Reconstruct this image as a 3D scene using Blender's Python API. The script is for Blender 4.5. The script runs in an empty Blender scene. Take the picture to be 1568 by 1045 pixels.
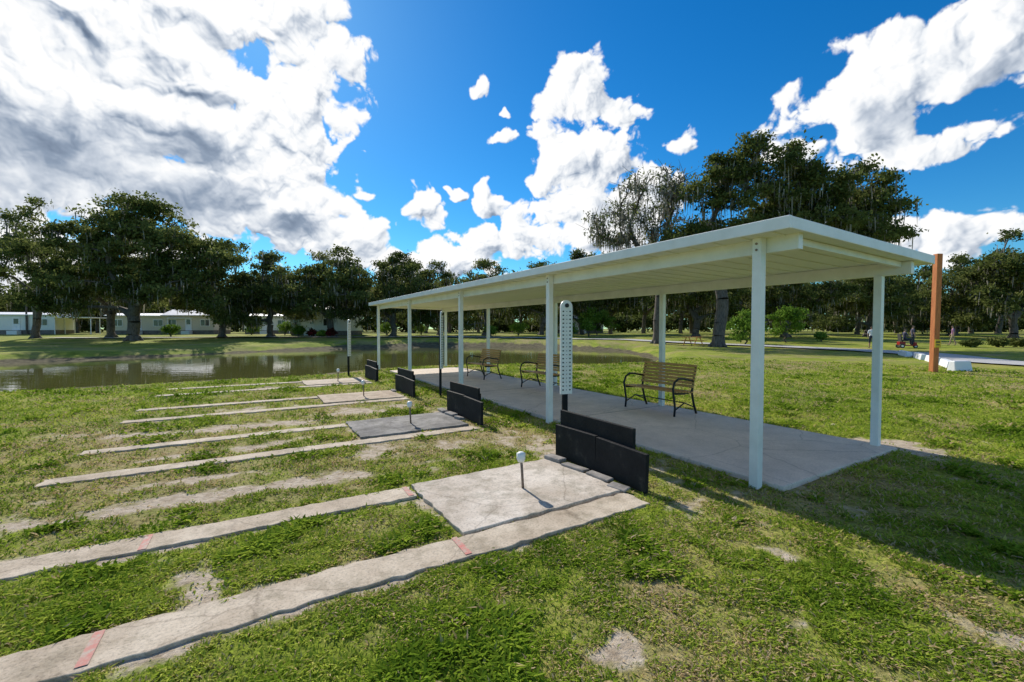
import bpy, math, numpy as np
from mathutils import Vector, Matrix
R = math.radians
scene = bpy.context.scene
COL = scene.collection

# ------------------------------------------------------------------ helpers
def vnoise(x, y, seed=0):
    """value noise, 0..1, smooth"""
    rs = np.random.RandomState(seed); T = rs.rand(256, 256).astype(np.float32)
    xi = np.floor(x).astype(np.int32); yi = np.floor(y).astype(np.int32)
    fx = x - xi; fy = y - yi
    fx = fx*fx*(3-2*fx); fy = fy*fy*(3-2*fy)
    x0=xi&255; x1=(xi+1)&255; y0=yi&255; y1=(yi+1)&255
    a = T[x0,y0]; b = T[x1,y0]; c = T[x0,y1]; d = T[x1,y1]
    return (a*(1-fx)+b*fx)*(1-fy)+(c*(1-fx)+d*fx)*fy
def fbm(x, y, seed=0, o=4, g=.5, billow=False):
    r = 0; a = .5; s = 0; ca,sa=math.cos(.6),math.sin(.6)
    for i in range(o):
        v=vnoise(x+13.7*i, y-7.1*i, seed+i)
        if billow: v=np.abs(2*v-1)
        r = r + a*v; s += a; a *= g
        x,y=(x*ca-y*sa)*2,(x*sa+y*ca)*2
    return r/s
def sstep(a, b, x):
    t = np.clip((x-a)/(b-a), 0, 1); return t*t*(3-2*t)

def fast_mesh(name, V, F):
    V = np.asarray(V, dtype=np.float32); F = np.asarray(F, dtype=np.int32)
    me = bpy.data.meshes.new(name)
    me.vertices.add(len(V)); me.vertices.foreach_set("co", V.ravel())
    me.loops.add(F.size); me.loops.foreach_set("vertex_index", F.ravel())
    me.polygons.add(len(F)); me.polygons.foreach_set("loop_start", np.arange(0, F.size, F.shape[1], dtype=np.int32))
    me.update(calc_edges=True)
    return me
def add_attr(me, name, vals):
    a = me.attributes.new(name, 'FLOAT', 'POINT'); a.data.foreach_set("value", np.asarray(vals, dtype=np.float32))
def link(ob, parent=None):
    COL.objects.link(ob)
    if parent: ob.parent = parent
    return ob
def empty(name, loc=(0,0,0), rz=0):
    e = bpy.data.objects.new(name, None); e.empty_display_size = .3
    e.location = loc; e.rotation_euler = (0,0,rz); COL.objects.link(e); return e

class B:
    """mesh builder"""
    def __init__(s): s.v=[]; s.f=[]; s.m=[]
    def add(s, vs, fs, m=0):
        o=len(s.v); s.v += [tuple(v) for v in vs]; s.f += [tuple(i+o for i in f) for f in fs]; s.m += [m]*len(fs)
    def box(s, c, d, m=0, rot=None):
        hx,hy,hz = d[0]/2,d[1]/2,d[2]/2
        vs=[Vector((x,y,z)) for x in(-hx,hx) for y in(-hy,hy) for z in(-hz,hz)]
        if rot is not None: vs=[rot@v for v in vs]
        vs=[v+Vector(c) for v in vs]
        s.add(vs,[(0,1,3,2),(4,6,7,5),(0,4,5,1),(2,3,7,6),(0,2,6,4),(1,5,7,3)],m)
    def tube(s, pts, r, n=8, m=0, cap=True):
        pts=[Vector(p) for p in pts]; k=len(pts)
        if not hasattr(r,'__len__'): r=[r]*k
        vs=[]; prev=None
        for i,p in enumerate(pts):
            d=(pts[min(i+1,k-1)]-pts[max(i-1,0)]).normalized()
            if prev is None:
                u=d.orthogonal().normalized()
            else:
                u=(prev-d*prev.dot(d)); u=u.normalized() if u.length>1e-6 else d.orthogonal().normalized()
            prev=u; w=d.cross(u)
            for j in range(n):
                a=2*math.pi*j/n; vs.append(p+(u*math.cos(a)+w*math.sin(a))*r[i])
        fs=[]
        for i in range(k-1):
            for j in range(n):
                fs.append((i*n+j,i*n+(j+1)%n,(i+1)*n+(j+1)%n,(i+1)*n+j))
        if cap: fs.append(tuple(range(n))[::-1]); fs.append(tuple((k-1)*n+j for j in range(n)))
        s.add(vs,fs,m)
    def ellip(s, c, r, m=0, nu=12, nv=8, noise=0, rng=None):
        vs=[];fs=[]
        for i in range(nv+1):
            ph=math.pi*i/nv
            for j in range(nu):
                th=2*math.pi*j/nu; k=1+(rng.uniform(-noise,noise) if rng is not None else 0)
                vs.append((c[0]+r[0]*k*math.sin(ph)*math.cos(th),c[1]+r[1]*k*math.sin(ph)*math.sin(th),c[2]+r[2]*k*math.cos(ph)))
        for i in range(nv):
            for j in range(nu):
                fs.append((i*nu+j,(i+1)*nu+j,(i+1)*nu+(j+1)%nu,i*nu+(j+1)%nu))
        s.add(vs,fs,m)
    def obj(s, name, mats, parent=None, smooth=False, bevel=0, loc=None, rz=None):
        me=bpy.data.meshes.new(name); me.from_pydata(s.v,[],s.f)
        for m in mats: me.materials.append(m)
        me.polygons.foreach_set("material_index", s.m)
        if smooth: me.polygons.foreach_set("use_smooth",[True]*len(s.f))
        me.update()
        ob=bpy.data.objects.new(name,me); link(ob,parent)
        if loc is not None: ob.location=loc
        if rz is not None: ob.rotation_euler=(0,0,rz)
        if bevel:
            b=ob.modifiers.new("bevel",'BEVEL'); b.width=bevel; b.segments=2; b.limit_method='ANGLE'
        return ob

# ------------------------------------------------------------------ materials
def N(nt,t,**k):
    n=nt.nodes.new(t)
    for a,v in k.items(): setattr(n,a,v)
    return n
def ramp(nt, stops):
    r=N(nt,'ShaderNodeValToRGB'); e=r.color_ramp.elements
    while len(e)<len(stops): e.new(.5)
    for i,(p,c) in enumerate(stops): e[i].position=p; e[i].color=(*c,1)
    return r
def mat(name, stops, scale=4, rough=.7, bump=.1, bscale=None, detail=8, metallic=0, spec=.4, dist=.01, stretch=None):
    m=bpy.data.materials.new(name); m.use_nodes=True; nt=m.node_tree; p=nt.nodes['Principled BSDF']
    tc=N(nt,'ShaderNodeTexCoord'); v=tc.outputs['Object']
    if stretch:
        mp=N(nt,'ShaderNodeMapping'); mp.inputs['Scale'].default_value=stretch; nt.links.new(v,mp.inputs[0]); v=mp.outputs[0]
    n=N(nt,'ShaderNodeTexNoise'); n.inputs['Scale'].default_value=scale; n.inputs['Detail'].default_value=detail; n.inputs['Roughness'].default_value=.62
    nt.links.new(v,n.inputs['Vector'])
    r=ramp(nt,stops); nt.links.new(n.outputs['Fac'],r.inputs[0]); nt.links.new(r.outputs[0],p.inputs['Base Color'])
    p.inputs['Roughness'].default_value=rough; p.inputs['Metallic'].default_value=metallic; p.inputs['Specular IOR Level'].default_value=spec
    if bump:
        n2=N(nt,'ShaderNodeTexNoise'); n2.inputs['Scale'].default_value=bscale or scale*6; n2.inputs['Detail'].default_value=6
        nt.links.new(v,n2.inputs['Vector'])
        b=N(nt,'ShaderNodeBump'); b.inputs['Strength'].default_value=bump; b.inputs['Distance'].default_value=dist
        nt.links.new(n2.outputs['Fac'],b.inputs['Height']); nt.links.new(b.outputs[0],p.inputs['Normal'])
    return m
def two(c,k=.75): return [(.3,tuple(x*k for x in c)),(.7,c)]

M_white=mat("white_painted_aluminium",[(.3,(.76,.75,.70)),(.6,(.88,.87,.83))],scale=3,rough=.4,bump=.03)
M_cream=mat("cream_roof_underside",[(.3,(.80,.81,.66)),(.7,(.88,.89,.76))],scale=1.5,rough=.5,bump=.02)
M_black=mat("black_painted_plywood",[(.3,(.006,.007,.009)),(.58,(.014,.015,.017)),(.68,(.035,.033,.03)),(.76,(.11,.095,.08))],scale=5,rough=.65,bump=.4,spec=.2)
M_iron=mat("black_iron",two((.02,.02,.022)),scale=20,rough=.45,bump=.05)
M_wood=mat("bench_wood",[(.3,(.46,.20,.045)),(.7,(.74,.40,.11))],scale=6,rough=.5,bump=.15,stretch=(1,14,14))
M_stake=mat("rusty_steel",[(.3,(.10,.06,.04)),(.7,(.30,.24,.20))],scale=30,rough=.6,bump=.2)
M_red=mat("faded_red_paint",[(.38,(.48,.38,.30)),(.55,(.55,.24,.19)),(.75,(.60,.16,.14))],scale=22,rough=.8,bump=.2)
M_dark=mat("dark_marking",two((.03,.03,.03)),scale=10,rough=.6,bump=0)
M_orange=mat("orange_wood_post",[(.3,(.42,.12,.035)),(.7,(.65,.23,.07))],scale=5,rough=.7,bump=.2,stretch=(4,4,.6))
M_yellow=mat("yellow_sign",two((.75,.5,.03),.9),rough=.5,bump=0)
M_glass=mat("window_glass",two((.03,.04,.05)),rough=.08,bump=0,spec=.8)
M_shingle=mat("grey_roofing",[(.3,(.50,.50,.51)),(.7,(.70,.70,.71))],scale=3,rough=.6,bump=.1)
M_skirt=mat("dark_skirting",[(.3,(.12,.10,.09)),(.7,(.25,.22,.2))],scale=3,rough=.8,bump=.1)
M_housewhite=mat("white_siding",two((.82,.82,.79),.93),rough=.5,bump=.05)
M_housecream=mat("cream_siding",two((.70,.62,.50),.9),rough=.6,bump=.05)
M_trim=mat("white_trim",two((.85,.85,.85),.95),rough=.5,bump=0)
M_bark=mat("oak_bark",[(.3,(.055,.045,.037)),(.7,(.19,.16,.135))],scale=3,rough=.9,bump=.6,stretch=(3,3,1),dist=.05)
M_asphalt=mat("path_concrete",[(.3,(.40,.39,.37)),(.7,(.55,.53,.50))],scale=2,rough=.85,bump=.2)
M_rock=mat("rubble",[(.3,(.15,.14,.125)),(.7,(.40,.36,.32))],scale=6,rough=.9,bump=.6)

def concrete(name, base, stain, dark=.6, grime=.0):
    m=bpy.data.materials.new(name); m.use_nodes=True; nt=m.node_tree; p=nt.nodes['Principled BSDF']; L=nt.links
    tc=N(nt,'ShaderNodeTexCoord')
    def nz(sc,d=8,ro=.6):
        n=N(nt,'ShaderNodeTexNoise'); n.inputs['Scale'].default_value=sc; n.inputs['Detail'].default_value=d; n.inputs['Roughness'].default_value=ro
        L.new(tc.outputs['Object'],n.inputs['Vector']); return n
    a=nz(1.3,12,.72); r=ramp(nt,[(.36,stain),(.5,tuple((s_+b_)*.5 for s_,b_ in zip(stain,base))),(.60,base)]); L.new(a.outputs['Fac'],r.inputs[0])
    b=nz(55,6,.7); r2=ramp(nt,[(.30,(dark*.8,)*3),(.48,(1,1,1)),(.72,(1.14,1.14,1.14))]); L.new(b.outputs['Fac'],r2.inputs[0])
    mx=N(nt,'ShaderNodeMix',data_type='RGBA',blend_type='MULTIPLY'); mx.inputs[0].default_value=.9
    L.new(r.outputs[0],mx.inputs[6]); L.new(r2.outputs[0],mx.inputs[7])
    g=nz(4.5,10,.75); r4=ramp(nt,[(.40,(1-grime,1-grime,1-grime*1.1)),(.52,(1,1,1))]); L.new(g.outputs['Fac'],r4.inputs[0])
    mg=N(nt,'ShaderNodeMix',data_type='RGBA',blend_type='MULTIPLY'); mg.inputs[0].default_value=1; L.new(mx.outputs[2],mg.inputs[6]); L.new(r4.outputs[0],mg.inputs[7])
    v=N(nt,'ShaderNodeTexVoronoi',feature='DISTANCE_TO_EDGE'); v.inputs['Scale'].default_value=.8
    w=nz(3); ad=N(nt,'ShaderNodeMix',data_type='VECTOR'); ad.inputs[0].default_value=.12
    L.new(tc.outputs['Object'],ad.inputs[4]); L.new(w.outputs['Color'],ad.inputs[5]); L.new(ad.outputs[1],v.inputs['Vector'])
    r3=ramp(nt,[(.0,(.40,.37,.35)),(.006,(1,1,1))]); L.new(v.outputs['Distance'],r3.inputs[0])
    mx2=N(nt,'ShaderNodeMix',data_type='RGBA',blend_type='MULTIPLY'); mx2.inputs[0].default_value=.5
    L.new(mg.outputs[2],mx2.inputs[6]); L.new(r3.outputs[0],mx2.inputs[7]); L.new(mx2.outputs[2],p.inputs['Base Color'])
    p.inputs['Roughness'].default_value=.85; p.inputs['Specular IOR Level'].default_value=.25
    bp=N(nt,'ShaderNodeBump'); bp.inputs['Strength'].default_value=.6; bp.inputs['Distance'].default_value=.006
    L.new(b.outputs['Fac'],bp.inputs['Height']); L.new(bp.outputs[0],p.inputs['Normal'])
    return m
M_slab=concrete("shelter_slab_concrete",(.76,.64,.53),(.62,.52,.43),.92,.08)
M_strip=concrete("court_strip_concrete",(.64,.54,.41),(.44,.35,.25),.6,.28)
M_pad=concrete("pit_pad_concrete",(.72,.64,.54),(.48,.40,.31),.6,.30)
M_pad_dark=concrete("worn_pad_concrete",(.34,.32,.29),(.12,.115,.11),.6,.3)
M_pad_sand=concrete("sandy_pad_concrete",(.56,.46,.34),(.38,.28,.19),.6,.3)

def leaf_mat(name, stops, trans=.3):
    m=bpy.data.materials.new(name); m.use_nodes=True; nt=m.node_tree; L=nt.links
    for n in list(nt.nodes):
        if n.type=='BSDF_PRINCIPLED': nt.nodes.remove(n)
    out=[n for n in nt.nodes if n.type=='OUTPUT_MATERIAL'][0]
    at=N(nt,'ShaderNodeAttribute',attribute_name='tint'); r=ramp(nt,stops); L.new(at.outputs['Fac'],r.inputs[0])
    d=N(nt,'ShaderNodeBsdfDiffuse'); t=N(nt,'ShaderNodeBsdfTranslucent')
    L.new(r.outputs[0],d.inputs[0]); L.new(r.outputs[0],t.inputs[0])
    a=N(nt,'ShaderNodeMixShader'); a.inputs[0].default_value=trans; L.new(d.outputs[0],a.inputs[1]); L.new(t.outputs[0],a.inputs[2])
    L.new(a.outputs[0],out.inputs[0]); return m
M_leaf=leaf_mat("oak_foliage",[(0,(.030,.042,.014)),(.35,(.085,.112,.030)),(.7,(.18,.205,.060)),(1,(.30,.31,.11))],.46)
M_leaf2=leaf_mat("bright_foliage",[(0,(.06,.12,.015)),(.5,(.15,.26,.035)),(1,(.26,.36,.07))],.4)
M_moss=leaf_mat("spanish_moss",[(0,(.19,.18,.145)),(1,(.44,.41,.34))],.35)
M_redleaf=leaf_mat("red_foliage",[(0,(.03,.05,.012)),(.55,(.08,.02,.015)),(1,(.30,.03,.05))],.3)
M_blade=leaf_mat("grass_blades",[(0,(.10,.18,.014)),(.3,(.23,.34,.03)),(.6,(.41,.49,.065)),(.74,(.56,.53,.15)),(.84,(.50,.36,.18)),(1,(.66,.52,.33))],.42)

# ------------------------------------------------------------------ site frame (shelter axis)
TH=R(31.0); P1=Vector((2.49,4.41,0)); bx=Vector((math.cos(TH),math.sin(TH),0)); ax=Vector((-math.sin(TH),math.cos(TH),0))
def W(t,s,z=0): return P1+bx*t+ax*s+Vector((0,0,z))
def TS(x,y):
    dx=x-P1.x; dy=y-P1.y
    return dx*bx.x+dy*bx.y, dx*ax.x+dy*ax.y
LOC=(P1.x,P1.y,0)
CO=[.25,3.72,7.15,10.55]
concrete_areas=[(.07,2.83,-.2,13.7)]
for i,s0 in enumerate(CO):
    tl=-11.5 if i==0 else -6.25
    concrete_areas+=[(tl,-1.3,s0,s0+.31-.07*(i>0)),(tl,-3.0,s0+1.26,s0+1.55-.06*(i>0)),(-3.02,-1.3,s0+.3,s0+1.56)]

# ------------------------------------------------------------------ terrain
POND=np.array([(-90,2),(-45,5),(-22,8.4),(-13.2,11.7),(-9.8,13.9),(-7.2,15.6),(-5.9,18.0),(-3.2,20.0),(.5,20.9),(3.5,20.7),(6.0,21.6),(7.8,24),(8.8,28.5),(9.5,34),(9.3,40),(5,46),(-1,49),(-10,49),(-17,45),(-22,39),(-26,31),(-30,25.5),(-45,21.5),(-90,18)],float)
def sd_pond(x,y):
    d=np.full(x.shape,1e9); ins=np.zeros(x.shape,bool); n=len(POND)
    for i in range(n):
        a=POND[i]; b=POND[(i+1)%n]; e=b-a
        wx=x-a[0]; wy=y-a[1]
        t=np.clip((wx*e[0]+wy*e[1])/(e@e),0,1)
        d=np.minimum(d,(wx-e[0]*t)**2+(wy-e[1]*t)**2)
        c=((a[1]<=y)&(b[1]>y))|((b[1]<=y)&(a[1]>y))
        with np.errstate(divide='ignore',invalid='ignore'):
            xi=a[0]+(y-a[1])/(b[1]-a[1] if b[1]!=a[1] else 1e-9)*e[0]
        ins^=(c&(x<xi))
    d=np.sqrt(d); return np.where(ins,-d,d)
def ground_z(x,y):
    x=np.asarray(x,float); y=np.asarray(y,float)
    sd=sd_pond(x,y)+(fbm(x*.5,y*.5,5)-.5)*.8
    near=1-sstep(19,27,y-np.abs(x)*.02-np.clip(x,0,9)*.3)
    w=.7*near+2.6*(1-near)
    bank=np.where(sd>0, -.5*(1-sstep(0,1,sd/w)), -.5-1.0*sstep(0,4,-sd))
    z=bank+.62*sstep(32,75,y)+(fbm(x*.9,y*.9,9)-.62)*.03
    far=sstep(12,40,y); z=z+far*(fbm(x*.08,y*.08,11)-.5)*.3
    return z

patches=[ # t, s, rt, rs, strength
 (-4.6,2.55,1.3,.20,.95),(-4.7,3.1,.9,.17,.8),(-3.0,2.3,.9,.4,.42),(-1.2,2.5,.8,.6,.5),(-1.9,3.0,1.2,.4,.5),(-7.5,2.7,1.5,.3,.32),(-2.9,3.3,1.6,.3,.46),
 (-4.4,4.4,1.3,.25,.6),(-4.6,5.9,1.8,.4,.62),(-2.3,6.2,1.0,.6,.68),(-4.3,7.8,1.2,.35,.55),(-2.2,8.2,1.3,.5,.6),(-1.0,.1,.7,.3,.45),
 (-7.5,6.5,2,.6,.34),
 (3.15,-.05,.38,.42,1.1),(-.1,-.3,.3,.3,.38),(-.35,1.0,.5,.9,.46),(-1.2,5.2,.5,1.0,.6),(-4,11,1.5,.5,.5),(-.9,2.1,.5,.5,.5)]
wp=[(.50,2.17,.13,.66),(1.86,3.03,.15,.64),(1.58,2.39,.14,.58),(2.9,3.6,.22,.42),(.7,3.2,.2,.34),(-1.9,2.7,.25,.34),(2.4,2.3,.4,.34)]
def dirt(x,y):
    t,s=TS(x,y); d=np.zeros(x.shape)
    t2=t+(fbm(x*1.7,y*1.7,301,3)-.5)*.9; s2=s+(fbm(x*1.7,y*1.7,305,3)-.5)*.5
    for a,b,ra,rb,k in patches:
        d=np.maximum(d,k*np.exp(-(((t2-a)/ra)**2+((s2-b)/rb)**2)))
    xx=x+(fbm(x*4,y*4,311,3)-.5)*.35; yy=y+(fbm(x*4,y*4,315,3)-.5)*.35
    for a,b,r,k in wp:
        d=np.maximum(d,k*np.exp(-((xx-a)**2+(yy-b)**2)/r**2))
    for a0,a1,b0,b1 in concrete_areas[1:]:
        q=np.hypot(np.maximum(np.maximum(a0-t,t-a1),0),np.maximum(np.maximum(b0-s,s-b1),0)); d=np.maximum(d,.42*(1-sstep(.0,.16,q)))
    sd=sd_pond(x,y); nz=fbm(x*2.3,y*2.3,21,5); n3=fbm(x*9,y*9,27,4)
    d=np.maximum(d,(1-sstep(.4,1.2+.3*sstep(20,26,y),sd))*.95)
    d=d+(nz-.5)*.85+(n3-.5)*.65-.01
    return np.clip(d,0,1.2)
def dry(x,y):
    n=fbm(x*1.1,y*1.1,33,4)*.6+fbm(x*.35,y*.35,44,3)*.4
    fg=sstep(-1.5,1.0,x)*(1-sstep(3.0,5.5,y))
    t,s=TS(x,y); court=sstep(-8,-6,t)*(1-sstep(-.5,.3,t))*sstep(1.6,2.2,s)*(1-sstep(9,13,s))
    h=fbm(x*4.5,y*4.5,61,3)
    return np.clip((n-.46)*2.8+(h-.5)*1.1+.38*fg+.30*court+.08,0,1)

def axis(lo,hi,st,end0,end1,g):
    c=list(np.arange(lo,hi,st)); d=st; v=c[-1]
    while v<end1: d*=g; v+=d; c.append(v)
    d=st; v=lo; l=[]
    while v>end0: d*=g; v-=d; l.append(v)
    return np.array(l[::-1]+c)
gx=axis(-7,7,.06,-650,650,1.045); gy=axis(1.2,12,.06,-60,800,1.04)
X,Y=np.meshgrid(gx,gy); Z=ground_z(X,Y)
nx,ny=len(gx),len(gy)
idx=np.arange(nx*ny).reshape(ny,nx)
F=np.stack([idx[:-1,:-1],idx[:-1,1:],idx[1:,1:],idx[1:,:-1]],-1).reshape(-1,4)
me=fast_mesh("ground",np.stack([X,Y,Z],-1).reshape(-1,3),F)
add_attr(me,"dirt",dirt(X,Y).ravel()); add_attr(me,"dry",dry(X,Y).ravel())
sdd=sd_pond(X,Y); add_attr(me,"mud",((1-sstep(1.5,5,sdd))).ravel())
me.polygons.foreach_set("use_smooth",[True]*len(F))
ground=link(bpy.data.objects.new("ground",me))
m=bpy.data.materials.new("lawn_and_soil"); m.use_nodes=True; nt=m.node_tree; L=nt.links; p=nt.nodes['Principled BSDF']
tc=N(nt,'ShaderNodeTexCoord')
def nz(sc,d=8,ro=.6):
    n=N(nt,'ShaderNodeTexNoise'); n.inputs['Scale'].default_value=sc; n.inputs['Detail'].default_value=d; n.inputs['Roughness'].default_value=ro
    L.new(tc.outputs['Object'],n.inputs['Vector']); return n
n1=nz(.35,10,.65); n2=nz(22,6,.7); n3=nz(2.2,8,.7)
g1=ramp(nt,[(.35,(.17,.25,.024)),(.5,(.29,.37,.045)),(.66,(.45,.46,.10))]); L.new(n1.outputs['Fac'],g1.inputs[0])
g3=ramp(nt,[(.35,(.60,.64,.6)),(.6,(1.1,1.05,1.0))]); L.new(n3.outputs['Fac'],g3.inputs[0])
g2=ramp(nt,[(.36,(.46,.43,.41)),(.6,(1.15,1.1,1.0))]); L.new(n2.outputs['Fac'],g2.inputs[0])
def mixc(a,b,f,bt='MIX',fv=None):
    x=N(nt,'ShaderNodeMix',data_type='RGBA',blend_type=bt)
    if fv is not None: x.inputs[0].default_value=fv
    else: L.new(f,x.inputs[0])
    L.new(a,x.inputs[6]); L.new(b,x.inputs[7]); return x.outputs[2]
c=mixc(g1.outputs[0],g3.outputs[0],None,'MULTIPLY',.9); c=mixc(c,g2.outputs[0],None,'MULTIPLY',.8)
ady=N(nt,'ShaderNodeAttribute',attribute_name='dry'); drc=ramp(nt,[(.4,(.25,.185,.09)),(.6,(.46,.35,.20))]); L.new(n2.outputs['Fac'],drc.inputs[0])
mm=N(nt,'ShaderNodeMath',operation='MULTIPLY'); mm.inputs[1].default_value=.82; L.new(ady.outputs['Fac'],mm.inputs[0])
c=mixc(c,drc.outputs[0],mm.outputs[0])
adt=N(nt,'ShaderNodeAttribute',attribute_name='dirt'); sc=ramp(nt,[(.32,(.30,.225,.15)),(.5,(.50,.41,.30)),(.68,(.64,.55,.43))]); n4=nz(9,8,.7); L.new(n4.outputs['Fac'],sc.inputs[0])
amd=N(nt,'ShaderNodeAttribute',attribute_name='mud'); mud=ramp(nt,[(.35,(.05,.045,.025)),(.6,(.17,.145,.08))]); L.new(n3.outputs['Fac'],mud.inputs[0])
soil=mixc(sc.outputs[0],mud.outputs[0],amd.outputs['Fac'])
a1=N(nt,'ShaderNodeMath',operation='MULTIPLY_ADD'); a1.inputs[1].default_value=.6; L.new(n4.outputs['Fac'],a1.inputs[0]); L.new(adt.outputs['Fac'],a1.inputs[2])
mr=N(nt,'ShaderNodeMapRange'); mr.inputs[1].default_value=.60; mr.inputs[2].default_value=.86; L.new(a1.outputs[0],mr.inputs[0])
c=mixc(c,soil,mr.outputs[0]); L.new(c,p.inputs['Base Color'])
p.inputs['Roughness'].default_value=.95; p.inputs['Specular IOR Level'].default_value=.1
bp=N(nt,'ShaderNodeBump'); bp.inputs['Strength'].default_value=.8; bp.inputs['Distance'].default_value=.03; L.new(n2.outputs['Fac'],bp.inputs['Height']); L.new(bp.outputs[0],p.inputs['Normal'])
me.materials.append(m)

# water
bw=B(); bw.add([(-92,0,-.5),(14,0,-.5),(14,55,-.5),(-92,55,-.5)],[(0,1,2,3)])
mw=bpy.data.materials.new("pond_water"); mw.use_nodes=True; nt=mw.node_tree; L=nt.links; p=nt.nodes['Principled BSDF']
p.inputs['Base Color'].default_value=(.115,.118,.035,1); p.inputs['Roughness'].default_value=.02; p.inputs['IOR'].default_value=1.33; p.inputs['Specular IOR Level'].default_value=.5
tc=N(nt,'ShaderNodeTexCoord'); mp=N(nt,'ShaderNodeMapping'); mp.inputs['Scale'].default_value=(.5,1.6,1); L.new(tc.outputs['Object'],mp.inputs[0])
n=N(nt,'ShaderNodeTexNoise'); n.inputs['Scale'].default_value=1.6; n.inputs['Detail'].default_value=4; L.new(mp.outputs[0],n.inputs['Vector'])
bp=N(nt,'ShaderNodeBump'); bp.inputs['Strength'].default_value=.09; bp.inputs['Distance'].default_value=.05; L.new(n.outputs['Fac'],bp.inputs['Height']); L.new(bp.outputs[0],p.inputs['Normal'])
bw.obj("pond_water",[mw])

# path ribbon
def ribbon(name, pts, w, material, lift=.03):
    P=[Vector((a,b,0)) for a,b in pts]; C=[]
    for i in range(len(P)-1):
        p0=P[max(i-1,0)];p1=P[i];p2=P[i+1];p3=P[min(i+2,len(P)-1)]
        for k in range(14):
            t=k/14; C.append(.5*((2*p1)+(p2-p0)*t+(2*p0-5*p1+4*p2-p3)*t*t+(3*p1-p0-3*p2+p3)*t**3))
    V=[]
    for i,c in enumerate(C):
        d=(C[min(i+1,len(C)-1)]-C[max(i-1,0)]).normalized(); nrm=Vector((-d.y,d.x,0))
        for k in (-1,-.33,.33,1): 
            q=c+nrm*w/2*k; V.append([q.x,q.y,0])
    V=np.array(V); V[:,2]=ground_z(V[:,0],V[:,1]).reshape(-1,4).max(1).repeat(4)+lift
    Fs=[(i*4+k,i*4+k+1,(i+1)*4+k+1,(i+1)*4+k) for i in range(len(C)-1) for k in range(3)]
    me=fast_mesh(name,V,Fs); me.materials.append(material); return link(bpy.data.objects.new(name,me))
ribbon("garden_path",[(34,10),(25.5,15.5),(22.5,20.5),(25.5,28),(24,35),(19,42),(12,50),(2,56),(-12,58),(-30,57),(-60,56)],3.0,M_asphalt,.06)

# ------------------------------------------------------------------ concrete slabs of the courts
def slab_obj(name, t0,t1,s0,s1, top, mtl, seed, jit=.02):
    rng=np.random.RandomState(seed); b=B()
    n=max(2,int((t1-t0)/.08)); k=max(2,int((s1-s0)/.08))
    ring=[]
    for i in range(n): ring.append((t0+(t1-t0)*i/n,s0))
    for i in range(k): ring.append((t1,s0+(s1-s0)*i/k))
    for i in range(n): ring.append((t1-(t1-t0)*i/n,s1))
    for i in range(k): ring.append((t0,s1-(s1-s0)*i/k))
    wob=lambda q:(float(vnoise(np.array([q*1.3]),np.array([seed+.5]),3)[0])-.5)*jit*2
    ring=[(a+rng.uniform(-jit,jit)*.7+wob(c),c+rng.uniform(-jit,jit)*.7+wob(a)) for a,c in ring]
    q=len(ring)
    vs=[(a,c,top) for a,c in ring]+[(a,c,-.08) for a,c in ring]
    fs=[tuple(range(q))]+[(i,q+i,q+(i+1)%q,(i+1)%q) for i in range(q)]
    b.add(vs,fs)
    return b.obj(name,[mtl],loc=LOC,rz=TH,bevel=.006)
pads=[M_pad,M_pad_dark,M_pad_sand,M_strip]
for i,s0 in enumerate(CO):
    tl=-11.5 if i==0 else -6.25
    slab_obj("concrete_strip",tl,-1.3,s0,s0+.31-.07*(i>0),.016,M_strip,10+i,.022)
    slab_obj("concrete_strip",tl,-3.04,s0+1.26,s0+1.55-.06*(i>0),.016,M_strip,20+i,.022)
    slab_obj("pit_pad",-3.02,-1.3,s0+.33,s0+1.56,.028,pads[i],30+i,.018)
b=B()
for t,s0,s1 in [(-5.1,1.53,1.79),(-5.12,.27,.55),(-3.12,.27,.55),(-3.12,1.53,1.79)]:
    b.add([(t,s0,.0205),(t+.05,s0,.0205),(t+.055,s1,.0205),(t+.01,s1,.0205)],[(0,1,2,3)])
b.obj("foul_line_marking",[M_red],loc=LOC,rz=TH)

# shelter slab
b=B(); b.box((1.45,6.75,-.01),(2.75,13.9,.12))
sl=b.obj("shelter_slab",[M_slab],loc=LOC,rz=TH,bevel=.012)
b=B()
for s in (3.5,7.1,10.7): b.box((1.45,s,.0515),(2.74,.008,.002))
b.obj("expansion_joints",[M_dark],parent=sl)

# stakes
def stake(t,s,h,lean):
    b=B(); b.tube([(0,0,0),(lean*.5,0,h*.5),(lean,0,h-.06)],.013,8,0)
    b.tube([(lean,0,h-.1),(lean,0,h-.07),(lean,0,h-.015),(lean,0,h)],[.03,.042,.044,.02],12,1)
    o=b.obj("horseshoe_stake",[M_stake,M_white],smooth=True,loc=W(t,s,.025),rz=TH+.3); return o
for i,s0 in enumerate(CO): stake(-2.1,s0+.88,.37,[-.03,-.02,-.02,.01][i])

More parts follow.
